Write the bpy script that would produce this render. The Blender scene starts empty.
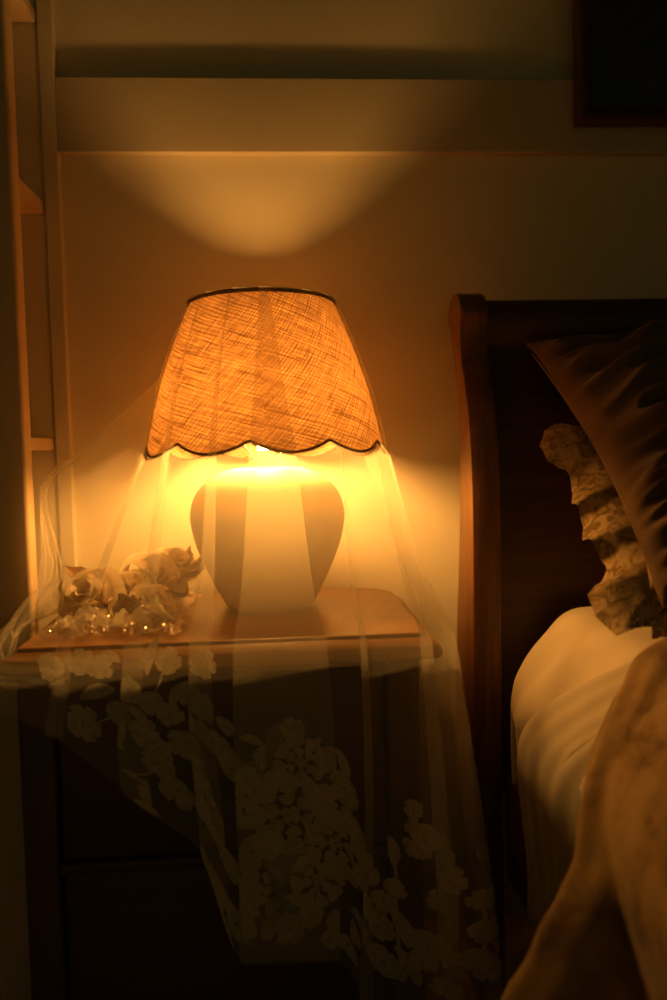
import bpy, bmesh, math, random
import numpy as np
from mathutils import Vector, Matrix, noise

random.seed(7)
PI = math.pi
scene = bpy.context.scene
COL = scene.collection

# ------------------------------------------------------------------ camera
FPX = 860.0
YAW, PITCH, ROLL = math.radians(4.0), math.atan(55 / FPX), 0.024
EYE = Vector((0, 0, 0.868))
F = Vector((math.sin(YAW) * math.cos(PITCH), math.cos(YAW) * math.cos(PITCH), -math.sin(PITCH)))
R0 = Vector((math.cos(YAW), -math.sin(YAW), 0))
U0 = R0.cross(F)
R = R0 * math.cos(ROLL) - U0 * math.sin(ROLL)
U = U0 * math.cos(ROLL) + R0 * math.sin(ROLL)


def ray(x, y):
    return F + R * ((x - 333.5) / FPX) + U * ((500 - y) / FPX)


def PY(x, y, Y):            # point of the photograph at room depth Y
    d = ray(x, y)
    return EYE + d * (Y / d.y)


def PX(x, y, X):            # the same at a given X
    d = ray(x, y)
    return EYE + d * (X / d.x)


def proj(p):
    d = Vector(p) - EYE
    w = d.dot(F)
    return 333.5 + FPX * d.dot(R) / w, 500 - FPX * d.dot(U) / w


cam_data = bpy.data.cameras.new('camera')
cam_data.sensor_fit = 'VERTICAL'
cam_data.sensor_height = 36
cam_data.sensor_width = 24
cam_data.lens = FPX / 1000 * 36
cam_data.clip_start = 0.02
cam_data.dof.use_dof = True
cam_data.dof.focus_distance = 1.2
cam_data.dof.aperture_fstop = 2.0
cam = bpy.data.objects.new('camera', cam_data)
M = Matrix((R, U, -F)).transposed().to_4x4()
M.translation = EYE
cam.matrix_world = M
COL.objects.link(cam)
scene.camera = cam


# ------------------------------------------------------------------ materials
def mat(name):
    m = bpy.data.materials.new(name)
    m.use_nodes = True
    nt = m.node_tree
    nt.nodes.clear()
    out = nt.nodes.new('ShaderNodeOutputMaterial')
    return m, nt, out


def node(nt, t, **kw):
    n = nt.nodes.new(t)
    for k, v in kw.items():
        if k.startswith('i_'):
            key = k[2:]
            n.inputs[int(key) if key.isdigit() else key.replace('_', ' ')].default_value = v
        else:
            setattr(n, k, v)
    return n


def ramp(nt, fac, stops):
    r = nt.nodes.new('ShaderNodeValToRGB')
    els = r.color_ramp.elements
    while len(els) < len(stops):
        els.new(0.5)
    for e, (p, c) in zip(els, stops):
        e.position = p
        e.color = (*c, 1) if len(c) == 3 else c
    nt.links.new(fac, r.inputs[0])
    return r.outputs[0]


def coords(nt, scale=(1, 1, 1), rot=(0, 0, 0), kind='Object'):
    tc = nt.nodes.new('ShaderNodeTexCoord')
    mp = nt.nodes.new('ShaderNodeMapping')
    mp.inputs['Scale'].default_value = scale
    mp.inputs['Rotation'].default_value = rot
    nt.links.new(tc.outputs[kind], mp.inputs[0])
    return mp.outputs[0]


def noise_tex(nt, vec, scale, detail=4, rough=0.55, dist=0.0):
    n = node(nt, 'ShaderNodeTexNoise')
    n.inputs['Scale'].default_value = scale
    n.inputs['Detail'].default_value = detail
    n.inputs['Roughness'].default_value = rough
    n.inputs['Distortion'].default_value = dist
    nt.links.new(vec, n.inputs['Vector'])
    return n.outputs['Fac']


def bump(nt, h, strength, dist=0.002):
    b = node(nt, 'ShaderNodeBump')
    b.inputs['Strength'].default_value = strength
    b.inputs['Distance'].default_value = dist
    nt.links.new(h, b.inputs['Height'])
    return b.outputs[0]


def simple(name, c0, c1, scale=8, rough=0.6, spec=0.5, bmp=0.15, stretch=(1, 1, 1), bdist=0.002, metal=0.0, sheen=0.0):
    m, nt, out = mat(name)
    v = coords(nt, stretch)
    f = noise_tex(nt, v, scale)
    p = node(nt, 'ShaderNodeBsdfPrincipled')
    p.inputs['Roughness'].default_value = rough
    p.inputs['Specular IOR Level'].default_value = spec
    p.inputs['Metallic'].default_value = metal
    p.inputs['Sheen Weight'].default_value = sheen
    nt.links.new(ramp(nt, f, [(0.3, c0), (0.7, c1)]), p.inputs['Base Color'])
    if bmp:
        nt.links.new(bump(nt, f, bmp, bdist), p.inputs['Normal'])
    nt.links.new(p.outputs[0], out.inputs[0])
    return m


def wood(name, dark, light, axis='x', rough=0.4, spec=0.5):
    m, nt, out = mat(name)
    st = {'x': (1.2, 16, 16), 'y': (16, 1.2, 16), 'z': (16, 16, 1.2)}[axis]
    v = coords(nt, st)
    f = noise_tex(nt, v, 3.0, 6, 0.62, 0.8)
    g = noise_tex(nt, v, 14.0, 3, 0.6)
    mx = node(nt, 'ShaderNodeMath', operation='MULTIPLY_ADD')
    nt.links.new(g, mx.inputs[0])
    mx.inputs[1].default_value = 0.35
    sc = node(nt, 'ShaderNodeMath', operation='MULTIPLY')
    sc.inputs[1].default_value = 0.7
    nt.links.new(f, sc.inputs[0])
    nt.links.new(sc.outputs[0], mx.inputs[2])
    p = node(nt, 'ShaderNodeBsdfPrincipled')
    p.inputs['Roughness'].default_value = rough
    p.inputs['Specular IOR Level'].default_value = spec
    nt.links.new(ramp(nt, mx.outputs[0], [(0.32, dark), (0.68, light)]), p.inputs['Base Color'])
    nt.links.new(bump(nt, mx.outputs[0], 0.12, 0.001), p.inputs['Normal'])
    nt.links.new(p.outputs[0], out.inputs[0])
    return m


M_WALL = simple('wall_paint', (0.66, 0.60, 0.47), (0.70, 0.64, 0.50), 5, 0.75, 0.25, 0.1)
M_FLOOR = wood('floor_boards', (0.30, 0.22, 0.13), (0.40, 0.30, 0.19), 'y', 0.5)
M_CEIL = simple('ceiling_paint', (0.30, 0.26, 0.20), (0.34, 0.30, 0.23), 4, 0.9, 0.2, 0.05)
M_SHELF = simple('cream_painted_wood', (0.56, 0.42, 0.26), (0.64, 0.49, 0.31), 9, 0.55, 0.4, 0.08, (1, 1, 0.2))
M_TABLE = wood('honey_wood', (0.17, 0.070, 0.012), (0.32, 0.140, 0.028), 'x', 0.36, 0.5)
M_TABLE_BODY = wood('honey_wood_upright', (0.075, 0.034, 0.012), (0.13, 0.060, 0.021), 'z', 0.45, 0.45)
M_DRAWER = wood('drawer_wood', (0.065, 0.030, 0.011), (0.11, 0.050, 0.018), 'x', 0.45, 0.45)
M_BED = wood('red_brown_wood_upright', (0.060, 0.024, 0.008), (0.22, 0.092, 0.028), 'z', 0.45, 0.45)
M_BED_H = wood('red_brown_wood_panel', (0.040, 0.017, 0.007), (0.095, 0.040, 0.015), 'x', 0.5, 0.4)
M_CERAMIC = simple('matt_white_ceramic', (0.72, 0.66, 0.54), (0.78, 0.72, 0.60), 40, 0.55, 0.4, 0.12, (1, 1, 1), 0.001)
M_BRASS = simple('aged_brass', (0.42, 0.28, 0.10), (0.55, 0.38, 0.15), 20, 0.35, 0.5, 0.0, metal=1.0)
M_TRIM_DARK = simple('dark_brown_binding', (0.030, 0.014, 0.006), (0.05, 0.024, 0.010), 200, 0.85, 0.2, 0.3)
M_FRAME = wood('dark_frame_wood', (0.045, 0.018, 0.008), (0.10, 0.035, 0.014), 'z', 0.4)
M_COVER = simple('mattress_ticking', (0.5, 0.45, 0.36), (0.6, 0.54, 0.44), 30, 0.8, 0.2, 0.1)


def cloth_mat(name, c0, c1, scale, weave=900, trans=0.15, rough=0.85, sheen=0.15, extra=None):
    m, nt, out = mat(name)
    v = coords(nt)
    f = noise_tex(nt, v, scale, 5, 0.6, 0.4)
    w = noise_tex(nt, v, weave, 1, 0.5)
    col = ramp(nt, f, extra or [(0.3, c0), (0.7, c1)])
    p = node(nt, 'ShaderNodeBsdfPrincipled')
    p.inputs['Roughness'].default_value = rough
    p.inputs['Specular IOR Level'].default_value = 0.2
    p.inputs['Sheen Weight'].default_value = sheen
    nt.links.new(col, p.inputs['Base Color'])
    nt.links.new(bump(nt, w, 0.25, 0.0006), p.inputs['Normal'])
    if trans > 0:
        t = node(nt, 'ShaderNodeBsdfTranslucent')
        nt.links.new(col, t.inputs[0])
        mx = node(nt, 'ShaderNodeMixShader')
        mx.inputs[0].default_value = trans
        nt.links.new(p.outputs[0], mx.inputs[1])
        nt.links.new(t.outputs[0], mx.inputs[2])
        nt.links.new(mx.outputs[0], out.inputs[0])
    else:
        nt.links.new(p.outputs[0], out.inputs[0])
    return m


M_SHEET = cloth_mat('cream_cotton_sheet', (0.62, 0.53, 0.38), (0.68, 0.59, 0.43), 6, trans=0.05)
M_FLAT = cloth_mat('cream_top_sheet', (0.50, 0.43, 0.31), (0.58, 0.50, 0.37), 6, trans=0.05)
M_DUVET = cloth_mat('tan_printed_duvet', None, None, 16, trans=0.0,
                    extra=[(0.32, (0.08, 0.040, 0.012)), (0.44, (0.22, 0.130, 0.046)), (0.56, (0.31, 0.195, 0.075)), (0.75, (0.37, 0.25, 0.11))])
M_PILLOW_DARK = cloth_mat('brown_velvet', (0.115, 0.060, 0.020), (0.19, 0.105, 0.038), 7, trans=0.0, sheen=0.4)
M_PILLOW_CREAM = cloth_mat('beige_pillow_cotton', (0.42, 0.30, 0.16), (0.50, 0.37, 0.21), 7, trans=0.0)


def lace_mat():
    m, nt, out = mat('beige_lace')
    v = coords(nt)
    vo = node(nt, 'ShaderNodeTexVoronoi', feature='DISTANCE_TO_EDGE')
    vo.inputs['Scale'].default_value = 260
    nt.links.new(v, vo.inputs['Vector'])
    pat = noise_tex(nt, v, 60, 3, 0.6, 1.0)
    col = ramp(nt, pat, [(0.40, (0.19, 0.12, 0.05)), (0.58, (0.42, 0.30, 0.15))])
    p = node(nt, 'ShaderNodeBsdfPrincipled')
    p.inputs['Roughness'].default_value = 0.85
    p.inputs['Specular IOR Level'].default_value = 0.15
    nt.links.new(col, p.inputs['Base Color'])
    nt.links.new(bump(nt, pat, 0.5, 0.002), p.inputs['Normal'])
    hole = ramp(nt, vo.outputs['Distance'], [(0.22, (1, 1, 1)), (0.34, (0.75, 0.75, 0.75))])
    dense = ramp(nt, pat, [(0.42, (0, 0, 0)), (0.55, (1, 1, 1))])
    mxv = node(nt, 'ShaderNodeMath', operation='MAXIMUM')
    nt.links.new(hole, mxv.inputs[0])
    nt.links.new(dense, mxv.inputs[1])
    t = node(nt, 'ShaderNodeBsdfTransparent')
    mx = node(nt, 'ShaderNodeMixShader')
    nt.links.new(mxv.outputs[0], mx.inputs[0])
    nt.links.new(t.outputs[0], mx.inputs[1])
    nt.links.new(p.outputs[0], mx.inputs[2])
    nt.links.new(mx.outputs[0], out.inputs[0])
    return m


M_LACE = lace_mat()


def sheer(name, alpha, col, trans=0.5, var=0.0, vscale=20):
    m, nt, out = mat(name)
    d = node(nt, 'ShaderNodeBsdfDiffuse')
    d.inputs[0].default_value = (*col, 1)
    t = node(nt, 'ShaderNodeBsdfTranslucent')
    t.inputs[0].default_value = (*col, 1)
    a = node(nt, 'ShaderNodeMixShader')
    a.inputs[0].default_value = trans
    nt.links.new(d.outputs[0], a.inputs[1])
    nt.links.new(t.outputs[0], a.inputs[2])
    tr = node(nt, 'ShaderNodeBsdfTransparent')
    mx = node(nt, 'ShaderNodeMixShader')
    mx.inputs[0].default_value = alpha
    if var:
        v = coords(nt)
        f = noise_tex(nt, v, vscale, 3, 0.6)
        mr = node(nt, 'ShaderNodeMapRange')
        mr.inputs['From Min'].default_value = 0.3
        mr.inputs['From Max'].default_value = 0.7
        mr.inputs['To Min'].default_value = max(0, alpha - var)
        mr.inputs['To Max'].default_value = min(1, alpha + var)
        nt.links.new(f, mr.inputs['Value'])
        nt.links.new(mr.outputs[0], mx.inputs[0])
    nt.links.new(tr.outputs[0], mx.inputs[1])
    nt.links.new(a.outputs[0], mx.inputs[2])
    nt.links.new(mx.outputs[0], out.inputs[0])
    return m


M_TULLE = sheer('ivory_tulle', 0.20, (0.86, 0.81, 0.68))
M_EMB = sheer('ivory_embroidery', 0.72, (0.80, 0.76, 0.62), 0.4, 0.15, 160)


def shade_mat():
    m, nt, out = mat('bias_cut_linen')
    tc = nt.nodes.new('ShaderNodeTexCoord')

    def threads(angle, sx, sy, scale, det=3):
        mp = nt.nodes.new('ShaderNodeMapping')
        mp.inputs['Rotation'].default_value = (0, 0, angle)
        mp2 = nt.nodes.new('ShaderNodeMapping')
        mp2.inputs['Scale'].default_value = (sx, sy, 1)
        nt.links.new(tc.outputs['UV'], mp.inputs[0])
        nt.links.new(mp.outputs[0], mp2.inputs[0])
        return noise_tex(nt, mp2.outputs[0], scale, det, 0.6, 0.15)

    A, B = math.radians(17), math.radians(-52)
    fine = [threads(A, 12, 260, 2.0, 2), threads(B, 12, 260, 2.0, 2)]
    slub = [threads(A, 5, 130, 2.0, 3), threads(B, 6, 190, 2.0, 2)]
    fr = [ramp(nt, f, [(0.36, (0.42,) * 3), (0.62, (1,) * 3)]) for f in fine]
    sr = [ramp(nt, slub[0], [(0.32, (0.35,) * 3), (0.50, (1,) * 3)]),
          ramp(nt, slub[1], [(0.30, (0.20,) * 3), (0.40, (1,) * 3)])]
    cur = fr[0]
    for x in fr[1:] + sr:
        mm = node(nt, 'ShaderNodeMath', operation='MULTIPLY')
        nt.links.new(cur, mm.inputs[0])
        nt.links.new(x, mm.inputs[1])
        cur = mm.outputs[0]
    for ang, sc in ((A, 62), (B, 74)):
        mp = nt.nodes.new('ShaderNodeMapping')
        mp.inputs['Rotation'].default_value = (0, 0, ang)
        nt.links.new(tc.outputs['UV'], mp.inputs[0])
        wv = node(nt, 'ShaderNodeTexWave', wave_type='BANDS', bands_direction='Y')
        wv.inputs['Scale'].default_value = sc
        wv.inputs['Distortion'].default_value = 3.0
        wv.inputs['Detail'].default_value = 2.0
        wv.inputs['Detail Scale'].default_value = 0.6
        nt.links.new(mp.outputs[0], wv.inputs['Vector'])
        wr_ = ramp(nt, wv.outputs['Fac'], [(0.0, (0.62,) * 3), (0.6, (1,) * 3)])
        mm = node(nt, 'ShaderNodeMath', operation='MULTIPLY')
        nt.links.new(cur, mm.inputs[0])
        nt.links.new(wr_, mm.inputs[1])
        cur = mm.outputs[0]
    tcol = ramp(nt, cur, [(0.04, (0.030, 0.010, 0.002)), (0.80, (0.345, 0.195, 0.080))])
    dcol = ramp(nt, cur, [(0.05, (0.12, 0.06, 0.02)), (0.9, (0.44, 0.30, 0.15))])
    d = node(nt, 'ShaderNodeBsdfDiffuse')
    t = node(nt, 'ShaderNodeBsdfTranslucent')
    nt.links.new(dcol, d.inputs[0])
    nt.links.new(tcol, t.inputs[0])
    mx = node(nt, 'ShaderNodeMixShader')
    mx.inputs[0].default_value = 0.40
    nt.links.new(d.outputs[0], mx.inputs[1])
    nt.links.new(t.outputs[0], mx.inputs[2])
    nt.links.new(mx.outputs[0], out.inputs[0])
    return m


M_SHADE = shade_mat()


def emit(name, col, s):
    m, nt, out = mat(name)
    e = node(nt, 'ShaderNodeEmission')
    e.inputs[0].default_value = (*col, 1)
    e.inputs[1].default_value = s
    nt.links.new(e.outputs[0], out.inputs[0])
    return m


M_BULB = emit('glowing_bulb', (1.0, 0.44, 0.086), 310.0)


def cello_mat():
    m, nt, out = mat('crinkled_cellophane')
    g = node(nt, 'ShaderNodeBsdfGlossy')
    g.inputs['Color'].default_value = (0.9, 0.86, 0.75, 1)
    g.inputs['Roughness'].default_value = 0.18
    d = node(nt, 'ShaderNodeBsdfTranslucent')
    d.inputs[0].default_value = (0.8, 0.75, 0.62, 1)
    a = node(nt, 'ShaderNodeMixShader')
    a.inputs[0].default_value = 0.55
    nt.links.new(g.outputs[0], a.inputs[1])
    nt.links.new(d.outputs[0], a.inputs[2])
    t = node(nt, 'ShaderNodeBsdfTransparent')
    mx = node(nt, 'ShaderNodeMixShader')
    mx.inputs[0].default_value = 0.5
    nt.links.new(t.outputs[0], mx.inputs[1])
    nt.links.new(a.outputs[0], mx.inputs[2])
    nt.links.new(mx.outputs[0], out.inputs[0])
    return m


M_CELLO = cello_mat()
M_PETAL = cloth_mat('cream_petal', (0.74, 0.64, 0.46), (0.82, 0.72, 0.54), 30, trans=0.3, weave=300)
M_LEAF = cloth_mat('dried_leaf', (0.24, 0.15, 0.055), (0.36, 0.23, 0.09), 30, trans=0.2, weave=300)


def art_mat():
    m, nt, out = mat('dark_foliage_print')
    v = coords(nt, (1, 1, 1), (0, math.radians(40), 0))
    mp = node(nt, 'ShaderNodeMapping')
    mp.inputs['Scale'].default_value = (5, 1, 30)
    nt.links.new(v, mp.inputs[0])
    f = noise_tex(nt, mp.outputs[0], 1.0, 4, 0.6, 0.6)
    p = node(nt, 'ShaderNodeBsdfPrincipled')
    p.inputs['Roughness'].default_value = 0.35
    nt.links.new(ramp(nt, f, [(0.4, (0.016, 0.024, 0.012)), (0.7, (0.06, 0.07, 0.03))]), p.inputs['Base Color'])
    nt.links.new(p.outputs[0], out.inputs[0])
    return m


M_ART = art_mat()


# ------------------------------------------------------------------ objects
def tag(o, label=None, cat=None, group=None, kind=None):
    for k, v in (('label', label), ('category', cat), ('group', group), ('kind', kind)):
        if v:
            o[k] = v
    return o


def empty(name, loc, label, cat, group=None):
    o = bpy.data.objects.new(name, None)
    o.empty_display_size = 0.05
    o.location = loc
    o['wl'] = tuple(loc)
    COL.objects.link(o)
    return tag(o, label, cat, group)


def wloc(o):
    p = Vector((0, 0, 0))
    while o:
        p += Vector(o.location)
        o = o.parent
    return p


def obj(name, verts, faces, m, parent=None, smooth=True, loc=None, uv=None, auto=None):
    """verts are in room coordinates; the origin goes to loc (or the parent's origin)"""
    org = Vector(loc) if loc is not None else (wloc(parent) if parent else Vector((0, 0, 0)))
    me = bpy.data.meshes.new(name)
    me.from_pydata([tuple(Vector(v) - org) for v in verts], [], faces)
    me.update()
    if uv is not None:
        lay = me.uv_layers.new()
        for l in me.loops:
            lay.data[l.index].uv = uv[l.vertex_index]
    me.materials.append(m)
    if smooth:
        for p in me.polygons:
            p.use_smooth = True
    o = bpy.data.objects.new(name, me)
    COL.objects.link(o)
    if parent:
        o.parent = parent
        o.location = org - wloc(parent)
    else:
        o.location = org
    if auto is not None:
        bm = bmesh.new()
        bm.from_mesh(me)
        for e in bm.edges:
            if len(e.link_faces) == 2 and e.calc_face_angle(0) > math.radians(auto):
                e.smooth = False
        bm.to_mesh(me)
        bm.free()
    return o


def bm_data(bm):
    bm.verts.ensure_lookup_table()
    bm.verts.index_update()
    v = [x.co.copy() for x in bm.verts]
    f = [[x.index for x in fc.verts] for fc in bm.faces]
    bm.free()
    return v, f


def box(x0, x1, y0, y1, z0, z1, bev=0.004, seg=2):
    bm = bmesh.new()
    bmesh.ops.create_cube(bm, size=1)
    for v in bm.verts:
        v.co = Vector((x0 + (v.co.x + .5) * (x1 - x0), y0 + (v.co.y + .5) * (y1 - y0), z0 + (v.co.z + .5) * (z1 - z0)))
    if bev:
        bmesh.ops.bevel(bm, geom=list(bm.edges), offset=bev, segments=seg, affect='EDGES', profile=0.5)
    bmesh.ops.recalc_face_normals(bm, faces=bm.faces)
    return bm_data(bm)


def join(*parts):
    V, Fc = [], []
    for v, f in parts:
        n = len(V)
        V += list(v)
        Fc += [[i + n for i in x] for x in f]
    return V, Fc


def grid(pts, closed_u=False, closed_v=False):
    """pts[i][j] -> verts, faces"""
    nu, nv = len(pts), len(pts[0])
    V = [p for row in pts for p in row]
    Fc = []
    for i in range(nu if closed_u else nu - 1):
        for j in range(nv if closed_v else nv - 1):
            a = i * nv + j
            b = ((i + 1) % nu) * nv + j
            c = ((i + 1) % nu) * nv + (j + 1) % nv
            d = i * nv + (j + 1) % nv
            Fc.append([a, b, c, d])
    return V, Fc


def lathe(profile, cx, cy, n=64, close=False):
    rows = []
    for k in range(n):
        a = 2 * PI * k / n
        rows.append([Vector((cx + r * math.sin(a), cy - r * math.cos(a), z)) for r, z in profile])
    return grid(rows, closed_u=True, closed_v=close)


def tube(path, r, n=10, closed=False):
    path = [Vector(p) for p in path]
    rows = []
    m = len(path)
    up = Vector((0, 0, 1))
    for i, p in enumerate(path):
        a = path[(i - 1) % m] if (closed or i > 0) else p
        b = path[(i + 1) % m] if (closed or i < m - 1) else p
        t = (b - a).normalized()
        s = t.cross(up)
        if s.length < 1e-3:
            s = t.cross(Vector((0, 1, 0)))
        s.normalize()
        w = s.cross(t).normalized()
        rr = r(i) if callable(r) else r
        rows.append([p + (s * math.cos(2 * PI * k / n) + w * math.sin(2 * PI * k / n)) * rr for k in range(n)])
    V, Fc = grid(rows, closed_u=closed, closed_v=True)
    if not closed:
        Fc.append(list(range(n - 1, -1, -1)))
        Fc.append([(m - 1) * n + k for k in range(n)])
    return V, Fc


def smoothstep(a, b, x):
    t = min(1, max(0, (x - a) / (b - a)))
    return t * t * (3 - 2 * t)


def lerp_table(tab, x):
    if x <= tab[0][0]:
        return tab[0][1]
    for (x0, y0), (x1, y1) in zip(tab, tab[1:]):
        if x <= x1:
            return y0 + (y1 - y0) * (x - x0) / (x1 - x0)
    return tab[-1][1]


def cr(p0, p1, p2, p3, t):
    return 0.5 * ((2 * p1) + (-p0 + p2) * t + (2 * p0 - 5 * p1 + 4 * p2 - p3) * t * t + (-p0 + 3 * p1 - 3 * p2 + p3) * t ** 3)


def n3(x, y, z=0.0):
    return noise.noise(Vector((x, y, z)))


# ------------------------------------------------------------------ the room
YW, YR = 1.49, 1.47           # recessed wall face, face of the raised rails
RX0, RX1, RZ = -1.7, 2.6, 2.6
v, f = box(RX0, RX1, YW, YW + 0.12, 0, RZ, 0)
tag(obj('wall_back', v, f, M_WALL, smooth=False), kind='structure')
v, f = box(RX0 - 0.12, RX0, -2.2, YW + 0.12, 0, RZ, 0)
tag(obj('wall_left', v, f, M_WALL, smooth=False), kind='structure')
v, f = box(RX1, RX1 + 0.12, -2.2, YW + 0.12, 0, RZ, 0)
tag(obj('wall_right', v, f, M_WALL, smooth=False), kind='structure')
v, f = box(RX0, RX1, -2.2, YW, -0.1, 0, 0)
tag(obj('floor', v, f, M_FLOOR, smooth=False), kind='structure')
v, f = box(RX0, RX1, -2.2, YW, RZ, RZ + 0.1, 0)
tag(obj('ceiling', v, f, M_CEIL, smooth=False), kind='structure')

rail_lo = PY(300, 152, YR).z
rail_hi = PY(300, 78, YR).z
st_l = PY(49, 300, YR).x
st_r = PY(64, 300, YR).x
M_RAIL_SHADED = simple('wall_paint_shaded', (0.49, 0.43, 0.32), (0.53, 0.47, 0.35), 5, 0.75, 0.25, 0.1)  # wall paint darkened: the rail's dimmer light is put into its colour
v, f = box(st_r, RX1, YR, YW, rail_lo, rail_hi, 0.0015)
tag(obj('trim_1', v, f, M_RAIL_SHADED, smooth=False), kind='structure')
v, f = box(st_l, st_r, YR, YW, 0.0, RZ, 0.0015)
tag(obj('trim_2', v, f, M_WALL, smooth=False), kind='structure')

v, f = box(RX0, st_l, YR + 0.004, YW, 0.0, RZ, 0.0)
tag(obj('trim_3', v, f, M_WALL, smooth=False), kind='structure')

# ------------------------------------------------------------------ shelving unit at the left
XS = -0.352
post_yf = PX(26.6, 480, XS).y
post_yb = PX(34.0, 480, XS).y
zs = [PY(56, 438, 1.46).z, PY(46, 216, 1.486).z + 0.018, PY(46, 27, 1.486).z + 0.018]
XSH = PY(46, 216, 1.482).x
print('shelf', XS, XSH, post_yf, post_yb, zs)
unit = empty('shelving_unit', (-0.62, 1.40, 0), 'tall open cream shelving unit at the left edge beside the nightstand', 'shelf')
v, f = box(XS - 0.075, XS, post_yf, post_yb, 0, 2.3, 0.006, 3)
obj('upright', v, f, M_SHELF, unit, auto=40)
v, f = box(XS - 0.55, XS - 0.475, post_yf, post_yb, 0, 2.3, 0.006, 3)
obj('upright', v, f, M_SHELF, unit, auto=40)
for zt in [0.14, 0.50, zs[0], zs[1], zs[2], 2.1]:
    v, f = box(XS - 0.54, XSH, post_yb - 0.01, 1.468, zt - 0.020, zt, 0.002)
    obj('shelf_board', v, f, M_SHELF, unit, auto=40)

# ------------------------------------------------------------------ nightstand
LY = 1.285
TZ = PY(268, 606, LY).z
LX = PY(268.5, 540, LY).x
NF, NB = 1.045, 1.425
xr = PY(444, 652, NF).x
xl = PY(-4, 668, NF).x
print('table z', TZ, 'x', xl, xr, 'lamp x', LX)
ns = empty('nightstand', ((xl + xr) / 2, (NF + NB) / 2, 0), 'honey brown wooden nightstand with drawers under the draped lamp', 'nightstand')


def top_outline(inset, rb, n=10):
    x0, x1, y0, y1 = xl + inset, xr - inset, NF + inset, NB - inset * 0.3
    rf = 0.005
    pts = []
    for cx, cy, r, a0 in ((x1 - rf, y0 + rf, rf, -90), (x1 - rb, y1 - rb, rb, 0), (x0 + rb, y1 - rb, rb, 90), (x0 + rf, y0 + rf, rf, 180)):
        for k in range(n + 1):
            a = math.radians(a0 + 90 * k / n)
            pts.append((cx + r * math.cos(a), cy + r * math.sin(a)))
    return pts


prof = [(0.030, TZ - 0.031), (0.006, TZ - 0.031), (0.0015, TZ - 0.028), (0.0, TZ - 0.022), (0.0015, TZ - 0.016), (0.005, TZ - 0.012),
        (0.016, TZ - 0.0055), (0.0185, TZ - 0.0045), (0.0195, TZ - 0.001), (0.0215, TZ)]
rows = [[Vector((x, y, z)) for x, y in top_outline(i, 0.06)] for i, z in prof]
v, f = grid(rows, closed_v=True)
n = len(rows[0])
f.append([(len(prof) - 1) * n + k for k in range(n)])
f.append(list(range(n - 1, -1, -1)))
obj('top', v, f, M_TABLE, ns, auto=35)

bx0, bx1, by0, by1, bz = xl + 0.013, xr - 0.026, NF + 0.030, NB - 0.012, TZ - 0.031
for x0 in (bx0, bx1 - 0.018):
    v, f = box(x0, x0 + 0.018, by0 + 0.01, by1, 0.07, bz, 0.002)
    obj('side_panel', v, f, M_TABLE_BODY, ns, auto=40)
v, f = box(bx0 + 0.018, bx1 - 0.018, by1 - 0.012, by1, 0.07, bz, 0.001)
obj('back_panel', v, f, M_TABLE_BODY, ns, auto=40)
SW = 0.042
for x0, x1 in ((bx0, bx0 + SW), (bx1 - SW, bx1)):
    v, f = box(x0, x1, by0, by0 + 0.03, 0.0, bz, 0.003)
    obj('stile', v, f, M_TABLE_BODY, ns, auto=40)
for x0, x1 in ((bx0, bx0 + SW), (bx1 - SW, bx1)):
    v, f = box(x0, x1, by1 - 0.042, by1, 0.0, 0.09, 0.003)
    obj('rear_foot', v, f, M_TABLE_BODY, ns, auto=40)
zgap = PY(130, 874, by0).z
print('gap', zgap)
dz = [(zgap + 0.016, bz - 0.018), (0.085, zgap - 0.002)]
v, f = box(bx0 + SW, bx1 - SW, by0 + 0.014, by0 + 0.03, bz - 0.016, bz, 0.001)
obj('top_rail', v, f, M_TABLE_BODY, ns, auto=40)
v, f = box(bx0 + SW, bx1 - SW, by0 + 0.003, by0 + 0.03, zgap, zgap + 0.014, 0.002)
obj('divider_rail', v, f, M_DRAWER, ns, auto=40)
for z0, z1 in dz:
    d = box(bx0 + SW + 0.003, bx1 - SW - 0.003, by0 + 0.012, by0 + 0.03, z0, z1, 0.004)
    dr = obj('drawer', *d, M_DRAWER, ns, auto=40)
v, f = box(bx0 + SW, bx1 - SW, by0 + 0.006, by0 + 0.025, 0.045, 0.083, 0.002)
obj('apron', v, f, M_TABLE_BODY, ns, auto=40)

# ------------------------------------------------------------------ table lamp
lamp = empty('table_lamp', (LX, LY, TZ), 'table lamp with scalloped linen shade and rounded white ceramic base, lit', 'lamp')


def pz(y):
    return PY(264, y, LY).z


def pr(px):
    return px * LY / FPX / math.cos(YAW) * 1.0


vase_y = [(606, 37), (604, 42), (598, 46.5), (580, 56), (560, 65), (540, 72.5), (520, 76.5), (508, 76), (495, 72), (484, 64), (476, 54), (470.5, 43), (468, 33), (467, 20), (467, 8)]
vp = [(0.0, TZ)] + [(pr(r), max(TZ, pz(y))) for y, r in vase_y]
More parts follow.
